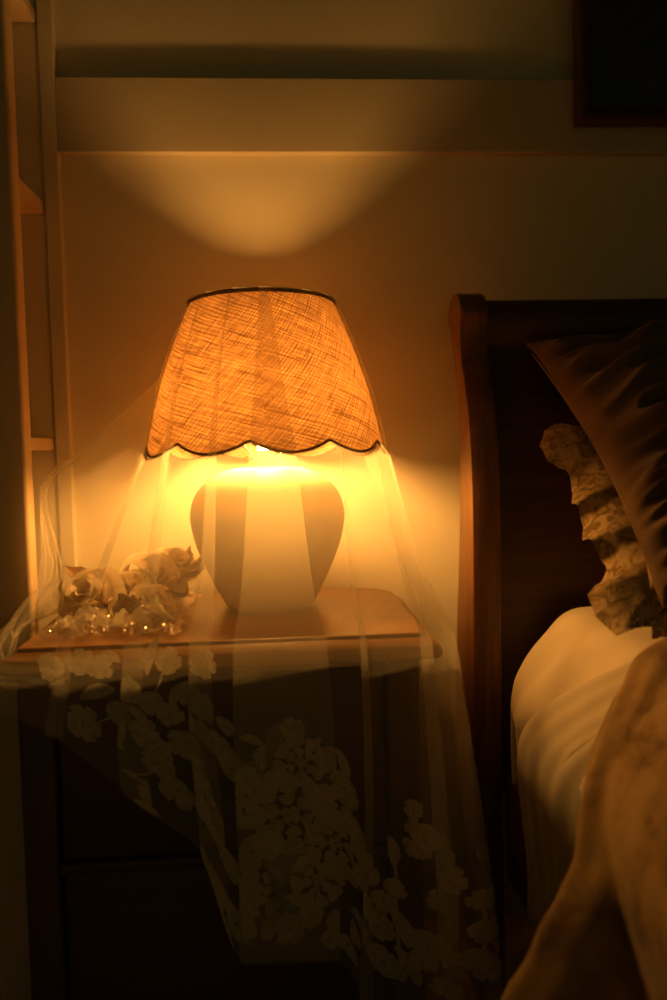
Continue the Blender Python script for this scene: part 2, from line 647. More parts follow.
# smooth the profile
sp = []
for i in range(1, len(vp) - 2):
    for k in range(4):
        t = k / 4
        a = [cr(*(vp[max(0, min(len(vp) - 1, i + q))][c] for q in (-1, 0, 1, 2)), t) for c in (0, 1)]
        sp.append((max(a[0], 0.0), a[1]))
sp = [vp[0], vp[1]] + sp[1:] + [vp[-2], vp[-1], (0.0, vp[-1][1])]
v, f = lathe(sp, LX, LY, 96)
obj('base', v, f, M_CERAMIC, lamp, auto=50)
zt = vp[-1][1]
v, f = lathe([(0.0, zt - 0.001), (0.022, zt - 0.001), (0.022, zt + 0.001), (0.0145, zt + 0.002), (0.0135, zt + 0.004), (0.0135, zt + 0.0245), (0.010, zt + 0.026), (0.0, zt + 0.026)], LX, LY, 32)
obj('socket', v, f, M_CERAMIC, lamp, auto=40)
bz0 = zt + 0.0255
bp = [(0.0, bz0), (0.012, bz0), (0.0135, bz0 + 0.010), (0.021, bz0 + 0.024), (0.0275, bz0 + 0.040), (0.0295, bz0 + 0.055), (0.0285, bz0 + 0.072), (0.024, bz0 + 0.086), (0.016, bz0 + 0.095), (0.007, bz0 + 0.0995), (0.0, bz0 + 0.100)]
v, f = lathe(bp, LX, LY, 20)
obj('bulb', v, f, M_BULB, lamp)
print('bulb centre z', bz0 + 0.05)

SZ0, SZ1 = pz(451.5), pz(305)
TILT = 0.034          # mean scallop height and upper rim
RB, RT = pr(116.5), pr(70.5)


def shade_r(z):
    t = (z - SZ0) / (SZ1 - SZ0)
    return RB + (RT - RB) * t + 0.007 * math.sin(PI * min(1, max(0, t)))


NSC = 10
SC0 = math.radians(-6.5)


def scallop(a):                       # lower edge of the shade at angle a
    ph = ((a - SC0) * NSC / (2 * PI)) % 1.0
    c = abs(math.sin(PI * ph))
    return SZ0 + 0.0095 - 0.0165 * c ** 0.85


def spt(a, z, dr=0.0):
    r = shade_r(z) + dr
    return Vector((LX + r * math.sin(a), LY - r * math.cos(a), z + TILT * r * math.cos(a)))


NA = 240
rows, uvs = [], []
for i in range(NA + 1):
    a = 2 * PI * i / NA
    lo = scallop(a)
    rows.append([spt(a, lo + (SZ1 - lo) * k / 24) for k in range(25)])
    uvs += [(a * 0.14, lo + (SZ1 - lo) * k / 24) for k in range(25)]
v, f = grid(rows)
shade = obj('shade', v, f, M_SHADE, lamp, uv=uvs)
v, f = tube([spt(2 * PI * i / NA, scallop(2 * PI * i / NA) + 0.0005) for i in range(NA)], 0.0021, 8, True)
obj('scalloped_binding', v, f, M_TRIM_DARK, shade)
v, f = tube([spt(2 * PI * i / 96, SZ1) for i in range(96)], 0.0033, 8, True)
obj('rim_binding', v, f, M_TRIM_DARK, shade)
parts = []
zh = zt + 0.158
for k in range(3):
    a = 2 * PI * k / 3 + 0.5
    parts.append(tube([(LX + 0.012 * math.sin(a), LY - 0.012 * math.cos(a), zh), spt(a, SZ1 - 0.004, -0.002)], 0.0014, 6))
parts.append(lathe([(0.0, zh + 0.004), (0.012, zh + 0.0035), (0.022, zh - 0.001), (0.027, zh - 0.005), (0.025, zh - 0.006), (0.0, zh - 0.001)], LX, LY, 40))  # added unseen cap over the bulb, cuts light thrown up the wall
parts.append(tube([(LX + 0.013 * math.cos(q * PI / 12), LY + 0.013 * math.sin(q * PI / 12), zh) for q in range(24)], 0.0016, 6, True))
sup = []
for s in (-1, 1):                      # harp wires round the bulb
    parts.append(tube([(LX + s * 0.014, LY, zt + 0.006), (LX + s * 0.040, LY, bz0 + 0.02), (LX + s * 0.043, LY, bz0 + 0.08), (LX + s * 0.025, LY, zh - 0.005)], 0.0013, 6))
obj('carrier_and_light_blocker', *join(*parts), M_BRASS, lamp)

# ------------------------------------------------------------------ draped veil
EDGE = TZ + 0.003
C_L, C_F = 0.26, xr - xl + 0.02        # lengths of the left side and of the front along the nightstand
C_ALL = C_L + C_F + 0.30


def goal(c):
    """where the veil crosses the edge of the nightstand"""
    if c < C_L:
        return Vector((xl - 0.005, NF - 0.007 + (C_L - c), EDGE))
    if c < C_L + C_F:
        return Vector((xl - 0.005 + (c - C_L), NF - 0.007, EDGE))
    return Vector((xr + 0.010, NF - 0.007 + (c - C_L - C_F), EDGE))


PHI = [(0.0, -135), (0.14, -104), (0.26, -84), (0.34, -70), (0.43, -48), (0.50, -25), (C_L - xl + LX + 0.01, 0), (0.70, 32), (C_L + C_F - 0.02, 62), (C_L + C_F + 0.05, 80), (C_ALL, 122)]
HEM = [(0.0, TZ + 0.001), (0.11, TZ + 0.001), (0.18, TZ - 0.06), (0.26, TZ - 0.06), (0.34, TZ - 0.10), (0.447, TZ - 0.20), (0.505, TZ - 0.245), (0.54, TZ - 0.385), (0.68, TZ - 0.40), (0.70, 0.14), (0.78, 0.06), (0.84, 0.05), (C_ALL, 0.05)]


def column(c):
    """control points of one fall of cloth, upper opening -> hem"""
    a = math.radians(lerp_table(PHI, c))
    g = goal(c)
    kc = smoothstep(0.0, 0.11, c)
    g = Vector((-0.27, 1.385, EDGE)).lerp(g, kc)
    out = Vector((math.sin(a), -math.cos(a), 0))
    hem = lerp_table(HEM, c)
    o = Vector((LX, LY, 0))
    P = [o + out * q + Vector((0, 0, SZ1 + 0.0029 + TILT * q * math.cos(a))) for q in (0.035, 0.075, RT + 0.0032)]
    # how far the cloth is pulled away to the left before it reaches the lower rim
    pull = 1 - smoothstep(0.20, 0.32, c)
    zl = SZ0 + 0.002 + pull * 0.115
    for k in (1, 2, 3):
        z = SZ1 + (zl - SZ1) * k / 3
        P.append(spt(a, z, 0.0048))
    low = P[-1]
    # pulled part: a taut plane from the shade to the upright of the shelving unit
    catch = Vector((-0.353, 1.37, 0.800 + 0.02 * (c / 0.26)))
    catch = Vector((-0.20, 1.40, TZ + 0.09)).lerp(catch, kc)
    taut = [low.lerp(catch, 0.33) - Vector((0, 0, 0.001)), low.lerp(catch, 0.68), catch + Vector((0.004, -0.20 * c, -0.02 * c)), catch.lerp(g, 0.55) + Vector((0.030, 0.02, -0.03)) * kc, g]
    fall = [low.lerp(g, 0.22), low.lerp(g, 0.46), low.lerp(g, 0.68) , low.lerp(g, 0.87) , g]
    sag = 0.014
    for i, w in enumerate((0.3, 0.7, 1.0, 0.8, 0)):
        fall[i] = fall[i] - out * sag * w * 0.5
    P += [fall[i].lerp(taut[i], pull) for i in range(5)]
    # over the edge and down
    nrm = Vector((0, 0, 0))
    if c < C_L:
        nrm = Vector((-1, 0, 0))
    elif c < C_L + C_F:
        nrm = Vector((0, -1, 0))
    else:
        nrm = Vector((1, 0, 0))
    kx = smoothstep(C_L + C_F - 0.16, C_L + C_F, c)
    flare = Vector((0.052 * kx, -0.004, 0))
    L = g.z - hem
    for t in (0.06, 0.2, 0.4, 0.6, 0.8, 1.0):
        q = g + nrm * (0.002 + 0.008 * t) + flare * t * (L / 0.5)
        q.z = g.z - L * t
        P.append(q)
    return P


SEG = [3, 3, 4, 4, 5, 5, 5, 5, 5, 5, 3, 6, 8, 9, 9, 9]


def dense(c):
    P = column(c)
    out = []
    for i in range(len(P) - 1):
        n = SEG[i]
        p0, p3 = P[max(0, i - 1)], P[min(len(P) - 1, i + 2)]
        sharp = i in (1, 2, 9, 10)
        for k in range(n):
            t = k / n
            out.append(P[i].lerp(P[i + 1], t) if sharp else cr(p0, P[i], P[i + 1], p3, t))
    out.append(P[-1])
    return out


CO, NV = [], 0
NC = 240
for i in range(NC + 1):
    CO.append(np.array([tuple(p) for p in dense(C_ALL * i / NC)]))
CO = np.array(CO)                       # (NC+1, NV, 3)
# relax neighbouring columns a little so that corners round off
for _ in range(6):
    CO[1:-1] = CO[1:-1] * 0.5 + (CO[:-2] + CO[2:]) * 0.25
NV = CO.shape[1]
ROW_RIM = sum(SEG[:2])
ROW_LOW = sum(SEG[:5])
ROW_EDGE = sum(SEG[:10])


def samp(c, j):
    x = min(max(c / C_ALL * NC, 0), NC - 1e-6)
    i = int(x)
    t = x - i
    return CO[i, j] * (1 - t) + CO[i + 1, j] * t


# pleats: (position along c, half width)
PLEATS = [(0.345, 0.011), (0.432, 0.015), (0.512, 0.016), (0.606, 0.060), (0.705, 0.008), (0.785, 0.012), (0.90, 0.02), (0.16, 0.012)]
PLEATS.sort()
knots = [(0.0, 0.0, 0.0)]
u = 0.0
cp = 0.0
for a, w in PLEATS:
    u += a + w - cp
    knots.append((u, a + w, -0.0035))
    u += 2 * w
    knots.append((u, a - w, 0.0035))
    cp = a - w
u += C_ALL - cp
knots.append((u, C_ALL, 0.0))
U_ALL = u
NU = 620
ku = np.array([k[0] for k in knots])
uu = np.linspace(0, U_ALL, NU + 1)
c_fold = np.interp(uu, ku, [k[1] for k in knots])
n_fold = np.interp(uu, ku, [k[2] for k in knots])
ker = np.array([1, 2, 3, 2, 1.0]) / 9
c_s = np.convolve(np.pad(c_fold, 2, mode='edge'), ker, 'valid')
n_s = np.convolve(np.pad(n_fold, 2, mode='edge'), ker, 'valid')
c_flat = uu / U_ALL * C_ALL
# keep the fold centres where the map needs them: blend of a monotone version of c_fold and c_fold itself
c_mono = np.maximum.accumulate(c_s)
c_mono = (c_mono + np.minimum.accumulate(c_s[::-1])[::-1]) / 2
ker2 = np.ones(25) / 25
c_mono = np.convolve(np.pad(c_mono, 12, mode='edge'), ker2, 'valid')

VG = np.zeros((NU + 1, NV, 3))
for j in range(NV):
    tl = j / (NV - 1)
    if j <= ROW_RIM:
        g = 0.25
    elif j <= ROW_LOW:
        g = 0.25 + 0.35 * (j - ROW_RIM) / (ROW_LOW - ROW_RIM)
    elif j <= ROW_EDGE:
        g = 0.60 + 0.35 * (j - ROW_LOW) / (ROW_EDGE - ROW_LOW)
    else:
        g = 0.95 + 0.25 * (j - ROW_EDGE) / (NV - 1 - ROW_EDGE)
    cc = c_mono + (c_s - c_mono) * g
    # gentle sideways wander of the folds on their way down
    wander = 0.010 * np.sin(cc * 17 + tl * 5) * smoothstep(ROW_LOW, NV, j)
    cc = np.clip(cc + wander, 0, C_ALL)
    row = np.array([samp(c, j) for c in cc])
    VG[:, j] = row
# normals of the smooth surface
du = np.zeros_like(VG)
base = np.zeros_like(VG)
for j in range(NV):
    base[:, j] = np.array([samp(c, j) for c in c_mono])
du[1:-1] = base[2:] - base[:-2]
du[0] = base[1] - base[0]
du[-1] = base[-1] - base[-2]
dv = np.zeros_like(VG)
dv[:, 1:-1] = base[:, 2:] - base[:, :-2]
dv[:, 0] = base[:, 1] - base[:, 0]
dv[:, -1] = base[:, -1] - base[:, -2]
NRM = np.cross(dv, du)
NRM /= np.linalg.norm(NRM, axis=2, keepdims=True) + 1e-12
ctr = np.array([LX, LY, 0.8])
sgn = np.sign(((VG[:, ROW_RIM + 3:ROW_EDGE] - ctr) * NRM[:, ROW_RIM + 3:ROW_EDGE]).sum())
NRM *= sgn
for _ in range(4):
    NRM[:, 1:-1] = NRM[:, 1:-1] * 0.5 + (NRM[:, :-2] + NRM[:, 2:]) * 0.25
for j in range(NV):
    s = 0.5 if j <= ROW_LOW else 0.5 + 0.85 * min(1, (j - ROW_LOW) / (ROW_EDGE - ROW_LOW))
    if j > ROW_EDGE:
        s = 1.35 + 1.2 * (j - ROW_EDGE) / (NV - ROW_EDGE)
    soft = np.array([n3(c * 9, j * 0.045, 3.3) for c in c_mono])
    amp = 0.0 if j <= ROW_RIM else 0.006 * smoothstep(ROW_LOW - 2, ROW_EDGE - 6, j)
    dn = n_s * s + 0.002 * s + np.maximum(soft, -0.25) * amp
    # crumples of the part that is bunched on the left
    for i in range(NU + 1):
        k = 1 - smoothstep(0.18, 0.36, c_mono[i])
        if k > 0 and j > ROW_LOW:
            kk = k * smoothstep(ROW_LOW + 4, ROW_EDGE - 4, j) * (1 - 0.7 * smoothstep(ROW_EDGE, ROW_EDGE + 8, j))
            dn[i] += kk * (0.030 * abs(n3(c_mono[i] * 22, j * 0.16, 8.1)) - 0.004)
    VG[:, j] += NRM[:, j] * dn[:, None]
V = [Vector(p) for p in VG.reshape(-1, 3)]
Fc = []
for i in range(NU):
    for j in range(NV - 1):
        a = i * NV + j
        Fc.append([a, a + NV, a + NV + 1, a + 1])
veil = obj('bridal_veil', V, Fc, M_TULLE, loc=(LX, LY, TZ))
tag(veil, 'sheer ivory veil with floral embroidery draped over the lit lamp', 'veil')

# floral embroidery, laid on the cloth
seglen = np.linalg.norm(np.diff(VG, axis=1), axis=2)


def on_veil(fu, fj, off):
    fu = min(max(fu, 0), NU - 1e-4)
    fj = min(max(fj, 0), NV - 1 - 1e-4)
    i, j = int(fu), int(fj)
    s, t = fu - i, fj - j
    p = (VG[i, j] * (1 - s) + VG[i + 1, j] * s) * (1 - t) + (VG[i, j + 1] * (1 - s) + VG[i + 1, j + 1] * s) * t
    return Vector(p) + Vector(NRM[i, j]) * off


DU = U_ALL / NU
# projected picture of the veil, to find where each motif sits on the outer layer
_pp = VG - np.array(EYE)
_w = _pp @ np.array(F)
PXG = 333.5 + FPX * (_pp @ np.array(R)) / _w
PYG = 500 - FPX * (_pp @ np.array(U)) / _w


def find(px, py):
    d = (PXG - px) ** 2 + (PYG - py) ** 2
    d[:, :ROW_LOW] += 1e6
    score = d + 40 * (_w - _w.min())
    k = int(np.argmin(np.where(d < 30, _w * 50 + d, d + 1000)))
    return k // NV, k % NV


EV, EF = [], []


def patch(fu, fj, outline, off):
    """outline: function (r,k/n)->(x,y) metres in the cloth; makes a small polar grid"""
    j0 = int(min(fj, NV - 2))
    i0 = int(min(fu, NU))
    dl = max(seglen[i0, j0], 0.003)
    n, m = 14, 3
    st = len(EV)
    EV.append(on_veil(fu + outline(0, 0)[0] / DU, fj + outline(0, 0)[1] / dl, off))
    for a in range(1, m + 1):
        for k in range(n):
            x, y = outline(a / m, k / n)
            EV.append(on_veil(fu + x / DU, fj + y / dl, off))
    for k in range(n):
        EF.append([st, st + 1 + k, st + 1 + (k + 1) % n])
    for a in range(m - 1):
        for k in range(n):
            p = st + 1 + a * n
            EF.append([p + k, p + n + k, p + n + (k + 1) % n, p + (k + 1) % n])


def petal(ang, dist, ln, wd, notch=0.0):
    ca, sa = math.cos(ang), math.sin(ang)

    def o(r, t):
        th = 2 * PI * t
        x = math.cos(th)
        y = math.sin(th)
        rr = r * (1 - notch * max(0, x) ** 8 + 0.05 * math.sin(th * 5))
        lx = dist + ln * 0.5 * (1 + x * rr)
        if r == 0:
            lx = dist + ln * 0.5
        ly = wd * 0.5 * y * rr * (0.75 + 0.3 * x)
        return lx * ca - ly * sa, lx * sa + ly * ca
    return o


def blossom(px, py, r, n=5, rot=None, off=0.0011):
    fu, fj = find(px, py)
    rot = random.uniform(0, 6) if rot is None else rot
    for k in range(n):
        a = rot + 2 * PI * k / n + random.uniform(-.08, .08)
        q = random.uniform(0.8, 1.15)
        patch(fu, fj, petal(a, r * 0.05, r * 0.9 * q, r * 1.02 * 5 / n, 0.22), off + 0.0002 * (k % 2))


def peony(px, py, r):
    rot = random.uniform(0, 6)
    fu, fj = find(px, py)
    for ring, (d, l, w, n) in enumerate(((0.50, 0.52, 0.80, 8), (0.24, 0.32, 0.50, 6), (0.02, 0.24, 0.30, 4))):
        for k in range(n):
            a = rot + ring * 0.4 + 2 * PI * k / n + random.uniform(-.1, .1)
            patch(fu, fj, petal(a, r * d, r * l, r * w, 0.2), 0.0011 + 0.0002 * (k % 2) + 0.0003 * ring)


def leaf(px, py, ang, ln, wd, bend=0.25):
    fu, fj = find(px, py)
    ca, sa = math.cos(ang), math.sin(ang)

    def o(r, t):
        th = 2 * PI * t
        x = math.cos(th)
        y = math.sin(th)
        lx = ln * 0.5 * x * (r if r else 0)
        ly = wd * 0.5 * y * r * (1 - 0.35 * abs(x)) + bend * ln * (lx / ln * 2) ** 2 * 0.4
        return lx * ca - ly * sa, lx * sa + ly * ca
    patch(fu, fj, o, 0.0013)


def stem(p0, p1, w=0.003):
    a, b = find(*p0), find(*p1)
    st = len(EV)
    n = 10
    for k in range(n + 1):
        t = k / n
        fu = a[0] + (b[0] - a[0]) * t
        fj = a[1] + (b[1] - a[1]) * t + 0.8 * math.sin(PI * t)
        EV.append(on_veil(fu - w / 2 / DU, fj, 0.0012))
        EV.append(on_veil(fu + w / 2 / DU, fj, 0.0012))
    for k in range(n):
        EF.append([st + 2 * k, st + 2 * k + 1, st + 2 * k + 3, st + 2 * k + 2])


MM = 0.001
# upper left band that follows the short hem
for px, py, r in ((52, 668, 17), (78, 664, 16), (60, 690, 13), (100, 668, 15), (128, 690, 15), (84, 722, 20), (118, 712, 15), (146, 735, 17), (168, 660, 15), (150, 700, 14),
                  (160, 764, 17), (184, 742, 18), (198, 700, 17), (200, 664, 15), (178, 790, 17), (198, 800, 18), (196, 770, 16), (152, 800, 13), (205, 735, 14), (170, 715, 14)):
    blossom(px, py, r * 1.25 * MM, random.choice((5, 5, 6)))
for px, py, a, l in ((95, 690, -0.5, 42), (148, 655, -1.3, 34), (130, 773, 0.0, 17), (150, 786, -0.3, 22), (118, 735, 2.0, 34), (146, 806, -0.2, 24), (178, 690, -1.0, 34), (140, 716, 0.7, 30),
                     (165, 745, 0.9, 26), (44, 656, -0.6, 22), (190, 722, 1.4, 26), (112, 655, 0.3, 24)):
    leaf(px, py, a, l * 1.15 * MM, l * 0.46 * MM)
for a, b in (((60, 690), (120, 715)), ((120, 715), (170, 760)), ((170, 760), (130, 773)), ((150, 700), (168, 660)), ((84, 722), (118, 712))):
    stem(a, b)
obj('floral_embroidery', EV, EF, M_EMB, veil)
EV, EF = [], []
# the large centre spray
for px, py, r in ((290, 815, 40), (262, 895, 42), (335, 845, 34), (240, 800, 28), (318, 880, 30), (300, 765, 26)):
    peony(px, py, r * 1.25 * MM)
for px, py, r in ((224, 728, 11), (222, 745, 12), (280, 735, 17), (266, 752, 14), (292, 728, 14), (326, 760, 17), (344, 790, 18), (322, 800, 18), (350, 825, 16), (230, 770, 17), (246, 780, 15),
                  (226, 860, 18), (236, 925, 20), (215, 890, 14), (290, 930, 18), (310, 915, 16), (340, 920, 16), (330, 938, 13), (345, 945, 11), (362, 900, 12), (268, 846, 20), (298, 860, 16), (222, 830, 18), (254, 770, 12), (275, 780, 14), (212, 925, 12), (365, 860, 13)):
    blossom(px, py, r * 1.25 * MM, random.choice((5, 5, 6)))
for px, py, a, l in ((252, 740, 0.4, 26), (312, 745, -0.8, 26), (345, 765, 1.3, 34), (232, 908, -0.4, 22), (300, 900, 0.5, 36), (360, 878, 1.9, 34), (355, 936, 1.6, 28), (276, 870, 0.8, 30), (248, 845, -0.9, 34), (206, 905, 1.3, 26), (330, 815, 0.9, 40)):
    leaf(px, py, a, l * 1.15 * MM, l * 0.46 * MM)
obj('floral_embroidery', EV, EF, M_EMB, veil)
EV, EF = [], []
# lower right sprigs
FL_R = ((412, 812, 11), (416, 828, 12), (428, 832, 11), (418, 845, 14), (438, 842, 13), (442, 858, 13), (448, 880, 17), (446, 902, 16), (380, 925, 17), (374, 908, 13), (382, 962, 19), (428, 940, 20), (440, 955, 17), (424, 962, 12),
        (478, 856, 8), (484, 900, 13), (486, 930, 15), (494, 940, 14), (478, 962, 15), (490, 970, 14), (448, 990, 14), (395, 890, 12), (385, 900, 14), (360, 925, 9))
LF_R = ((395, 850, 1.45, 34), (368, 940, 1.5, 26), (372, 880, 2.0, 26), (402, 930, 1.2, 44), (412, 965, 1.1, 40), (452, 925, 1.5, 36))
ST_R = (((345, 905), (380, 920)), ((395, 890), (400, 970)), ((396, 850), (396, 900)), ((442, 858), (446, 930)), ((478, 856), (484, 900)), ((484, 900), (486, 930)), ((486, 930), (478, 962)))
for xa, xb in ((340, 405), (405, 468), (468, 520)):
    EV, EF = [], []
    for px, py, r in FL_R:
        if xa <= px < xb:
            blossom(px, py, r * 1.25 * MM, random.choice((5, 5, 6)))
    for px, py, a, l in LF_R:
        if xa <= px < xb:
            leaf(px, py, a, l * 1.15 * MM, l * 0.46 * MM)
    for a, b in ST_R:
        if xa <= a[0] < xb:
            stem(a, b, 0.004)
    obj('floral_embroidery', EV, EF, M_EMB, veil)

# ------------------------------------------------------------------ bouquet under the veil
bq_c = PY(132, 600, 1.27)
bq = empty('bouquet', (bq_c.x, bq_c.y, TZ), 'bunch of cream cloth roses in crinkled wrap under the veil, left of lamp', 'bouquet')


def rose(c, r, tilt, spin):
    parts = []
    rotm = Matrix.Rotation(tilt[0], 3, 'X') @ Matrix.Rotation(tilt[1], 3, 'Y')
    for ring, (n, rad, h, open_) in enumerate(((3, 0.28, 0.85, 0.05), (4, 0.5, 0.85, 0.25), (5, 0.78, 0.75, 0.6), (6, 1.0, 0.6, 1.0))):
        for k in range(n):
            a0 = spin + ring * 0.5 + 2 * PI * k / n
            span = 2 * PI / n * 0.75
            rows = []
            for i in range(9):
                s = i / 8 * 2 - 1
                a = a0 + s * span
                col = []
                for j in range(7):
                    t = j / 6
                    edge = 1 - 0.25 * abs(s) ** 3
                    rr = r * rad * (0.25 + 0.75 * t ** 0.6) * (1 + open_ * 0.35 * t * t) + r * 0.30 * max(0, t - 0.6) + r * 0.06 * t * math.sin(a * 5 + ring)
                    z = r * ((h + 0.25 - 0.12 * ring) * 1.2 * t * edge - 0.7 * open_ * max(0, t - 0.65))
                    z += r * 0.06 * n3(a * 3, t * 3, ring + k)
                    col.append(Vector(c) + rotm @ Vector((rr * math.cos(a), rr * math.sin(a), z)))
                rows.append(col)
            parts.append(grid(rows))
    return join(*parts)


def leaf3d(c, ang, ln, wd, up):
    rows = []
    d = Vector((math.cos(ang), math.sin(ang), 0))
    s = Vector((-math.sin(ang), math.cos(ang), 0))
    for i in range(11):
        t = i / 10
        w = wd * math.sin(PI * t ** 0.8) * (1 + 0.12 * math.sin(i * 2.1))
        row = []
        for j in range(5):
            q = j / 2 - 1
            row.append(Vector(c) + d * ln * t + s * w * q * 0.5 + Vector((0, 0, up * t + 0.2 * wd * abs(q) - 0.25 * ln * t * t + 0.006 * math.sin(t * 6 + q))))
        rows.append(row)
    return grid(rows)


for px, py, Y, r, tx, ty, sp_ in ((95, 596, 1.24, 0.034, 0.9, -0.2, 0.3), (152, 578, 1.32, 0.036, 0.8, 0.2, 1.1), (172, 566, 1.36, 0.028, 0.6, 0.3, 2.0), (128, 592, 1.27, 0.026, 0.9, 0.0, 0.9), (150, 606, 1.22, 0.024, 1.0, 0.3, 2.6)):
    c = PY(px, py, Y)
    c.z = max(c.z - r * 0.2, TZ + 0.016)
    v, f = rose(c, r, (tx, ty), sp_)
    v = [Vector((p.x, p.y, max(p.z, TZ + 0.002))) for p in v]
    obj('rose', v, f, M_PETAL, bq)
for px, py, Y, a, l, up in ((120, 598, 1.23, -0.9, 0.06, 0.03), (165, 588, 1.28, 0.3, 0.06, 0.05), (175, 580, 1.31, 0.7, 0.055, 0.05), (108, 604, 1.21, 3.6, 0.06, 0.035), (140, 600, 1.24, -1.3, 0.055, 0.03), (160, 596, 1.25, -0.5, 0.05, 0.03), (90, 585, 1.27, 2.4, 0.06, 0.05), (180, 572, 1.34, 1.3, 0.05, 0.05)):
    c = PY(px, py, Y)
    c.z = max(TZ + 0.012, c.z - 0.01)
    v, f = leaf3d(c, a, l, 0.028, up)
    v = [Vector((p.x, p.y, max(p.z, TZ + 0.002))) for p in v]
    obj('leaf', v, f, M_LEAF, bq)


def crumple(p00, p10, p11, p01, nu, nv, amp, freq, seed):
    rows = []
    for i in range(nu + 1):
        s = i / nu
        row = []
        for j in range(nv + 1):
            t = j / nv
            p = (p00.lerp(p10, s)).lerp(p01.lerp(p11, s), t)
            w = min(1, 6 * s, 6 * (1 - s), 5 * t, 5 * (1 - t)) * 0.8 + 0.2
            a = abs(n3(s * freq, t * freq * 0.6, seed)) + 0.6 * abs(n3(s * freq * 2.3, t * freq * 1.9, seed + 5)) + 0.35 * abs(n3(s * freq * 5, t * freq * 4, seed + 9))
            q = p + Vector((0.01 * n3(s * 7, t * 5, seed + 2), 0.012 * n3(s * 6, t * 6, seed + 3), amp * a * w))
            q.z = max(q.z, TZ + 0.002)
            row.append(q)
        rows.append(row)
    return grid(rows)


zc = TZ + 0.004
A = [PY(36, 652, 1.085), PY(182, 640, 1.09), PY(186, 600, 1.22), PY(52, 618, 1.20)]
for p in A:
    p.z = zc
v, f = crumple(A[0], A[1], A[2], A[3], 110, 70, 0.032, 6.5, 1.7)
obj('wrapper', v, f, M_CELLO, bq, smooth=False)
A = [PY(66, 612, 1.20), PY(190, 600, 1.24), PY(200, 560, 1.38), PY(78, 560, 1.36)]
for p in A:
    p.z = zc
v, f = crumple(A[0], A[1], A[2], A[3], 110, 70, 0.022, 5.0, 4.4)
obj('wrapper', v, f, M_CELLO, bq, smooth=False)

# ------------------------------------------------------------------ bed
X0 = 0.295
PW = 0.044
FRONT = [(300, 459), (330, 459.5), (350, 459.5), (375, 463), (400, 467), (440, 470), (500, 472.5), (560, 473), (620, 473.3), (700, 474)]
BACK = [(300, 447), (330, 449), (350, 453), (375, 455), (400, 457.5), (440, 459.4), (500, 460), (560, 458.8), (620, 456.6), (700, 455.5)]
fr = [PX(x, y, X0) for y, x in FRONT]
bk = [PX(x, y, X0) for y, x in BACK]
fy = sorted((p.z, p.y) for p in fr)
byk = sorted((p.z, min(p.y, 1.462)) for p in bk)
print('front', [(round(a, 3), round(b, 3)) for a, b in fy])
print('back', [(round(a, 3), round(b, 3)) for a, b in byk])


def smooth_tab(tab, z):
    w = [lerp_table(tab, z + d) for d in (-0.03, -0.015, 0, 0.015, 0.03)]
    return sum(w) / 5


HZ = PX(446, 293, X0).z - 0.012
bed = empty('bed', (X0 + 0.8, 0.45, 0), 'dark red-brown wooden sleigh bed with curved headboard post', 'bed')


def post_mesh(xa, xb):
    zs_ = [0.0 + (HZ - 0.055) * i / 60 for i in range(61)]
    prof = [(smooth_tab(fy, z), z) for z in zs_]
    rear = [(smooth_tab(byk, z), z) for z in zs_]
    # scrolled head
    zc_ = HZ - 0.036
    yf_, yb_ = prof[-1][0], rear[-1][0]
    cyc = (yf_ + yb_) / 2 + 0.006
    ra = 0.049
    head = []
    for k in range(25):
        a = math.radians(-150 + 0) + math.radians(-240) * k / 24
        head.append((cyc + ra * math.cos(a), zc_ + 0.036 * math.sin(a)))
    loop = prof + head[2:-2] + rear[::-1]
    bm = bmesh.new()
    va = [bm.verts.new((xa, y, z)) for y, z in loop]
    vb = [bm.verts.new((xb, y, z)) for y, z in loop]
    bm.faces.new(va)
    bm.faces.new(vb[::-1])
    for i in range(len(loop)):
        j = (i + 1) % len(loop)
        bm.faces.new((va[j], va[i], vb[i], vb[j]))
    bmesh.ops.recalc_face_normals(bm, faces=bm.faces)
    es = [e for e in bm.edges if abs(e.verts[0].co.x - e.verts[1].co.x) < 1e-6]
    bmesh.ops.bevel(bm, geom=es, offset=0.0035, segments=2, affect='EDGES', profile=0.5)
    bmesh.ops.triangulate(bm, faces=[x for x in bm.faces if len(x.verts) > 4])
    return bm_data(bm)


BW = 1.62
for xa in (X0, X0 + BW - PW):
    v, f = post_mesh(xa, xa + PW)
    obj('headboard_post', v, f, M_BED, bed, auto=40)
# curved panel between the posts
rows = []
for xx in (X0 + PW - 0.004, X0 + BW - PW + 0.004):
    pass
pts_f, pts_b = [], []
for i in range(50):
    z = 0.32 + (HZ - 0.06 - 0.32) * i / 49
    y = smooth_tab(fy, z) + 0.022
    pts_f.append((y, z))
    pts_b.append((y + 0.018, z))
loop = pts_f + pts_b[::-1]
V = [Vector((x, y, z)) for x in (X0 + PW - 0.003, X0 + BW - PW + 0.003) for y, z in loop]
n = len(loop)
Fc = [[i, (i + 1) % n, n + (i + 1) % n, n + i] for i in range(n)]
obj('headboard_panel', V, Fc, M_BED_H, bed, auto=40)
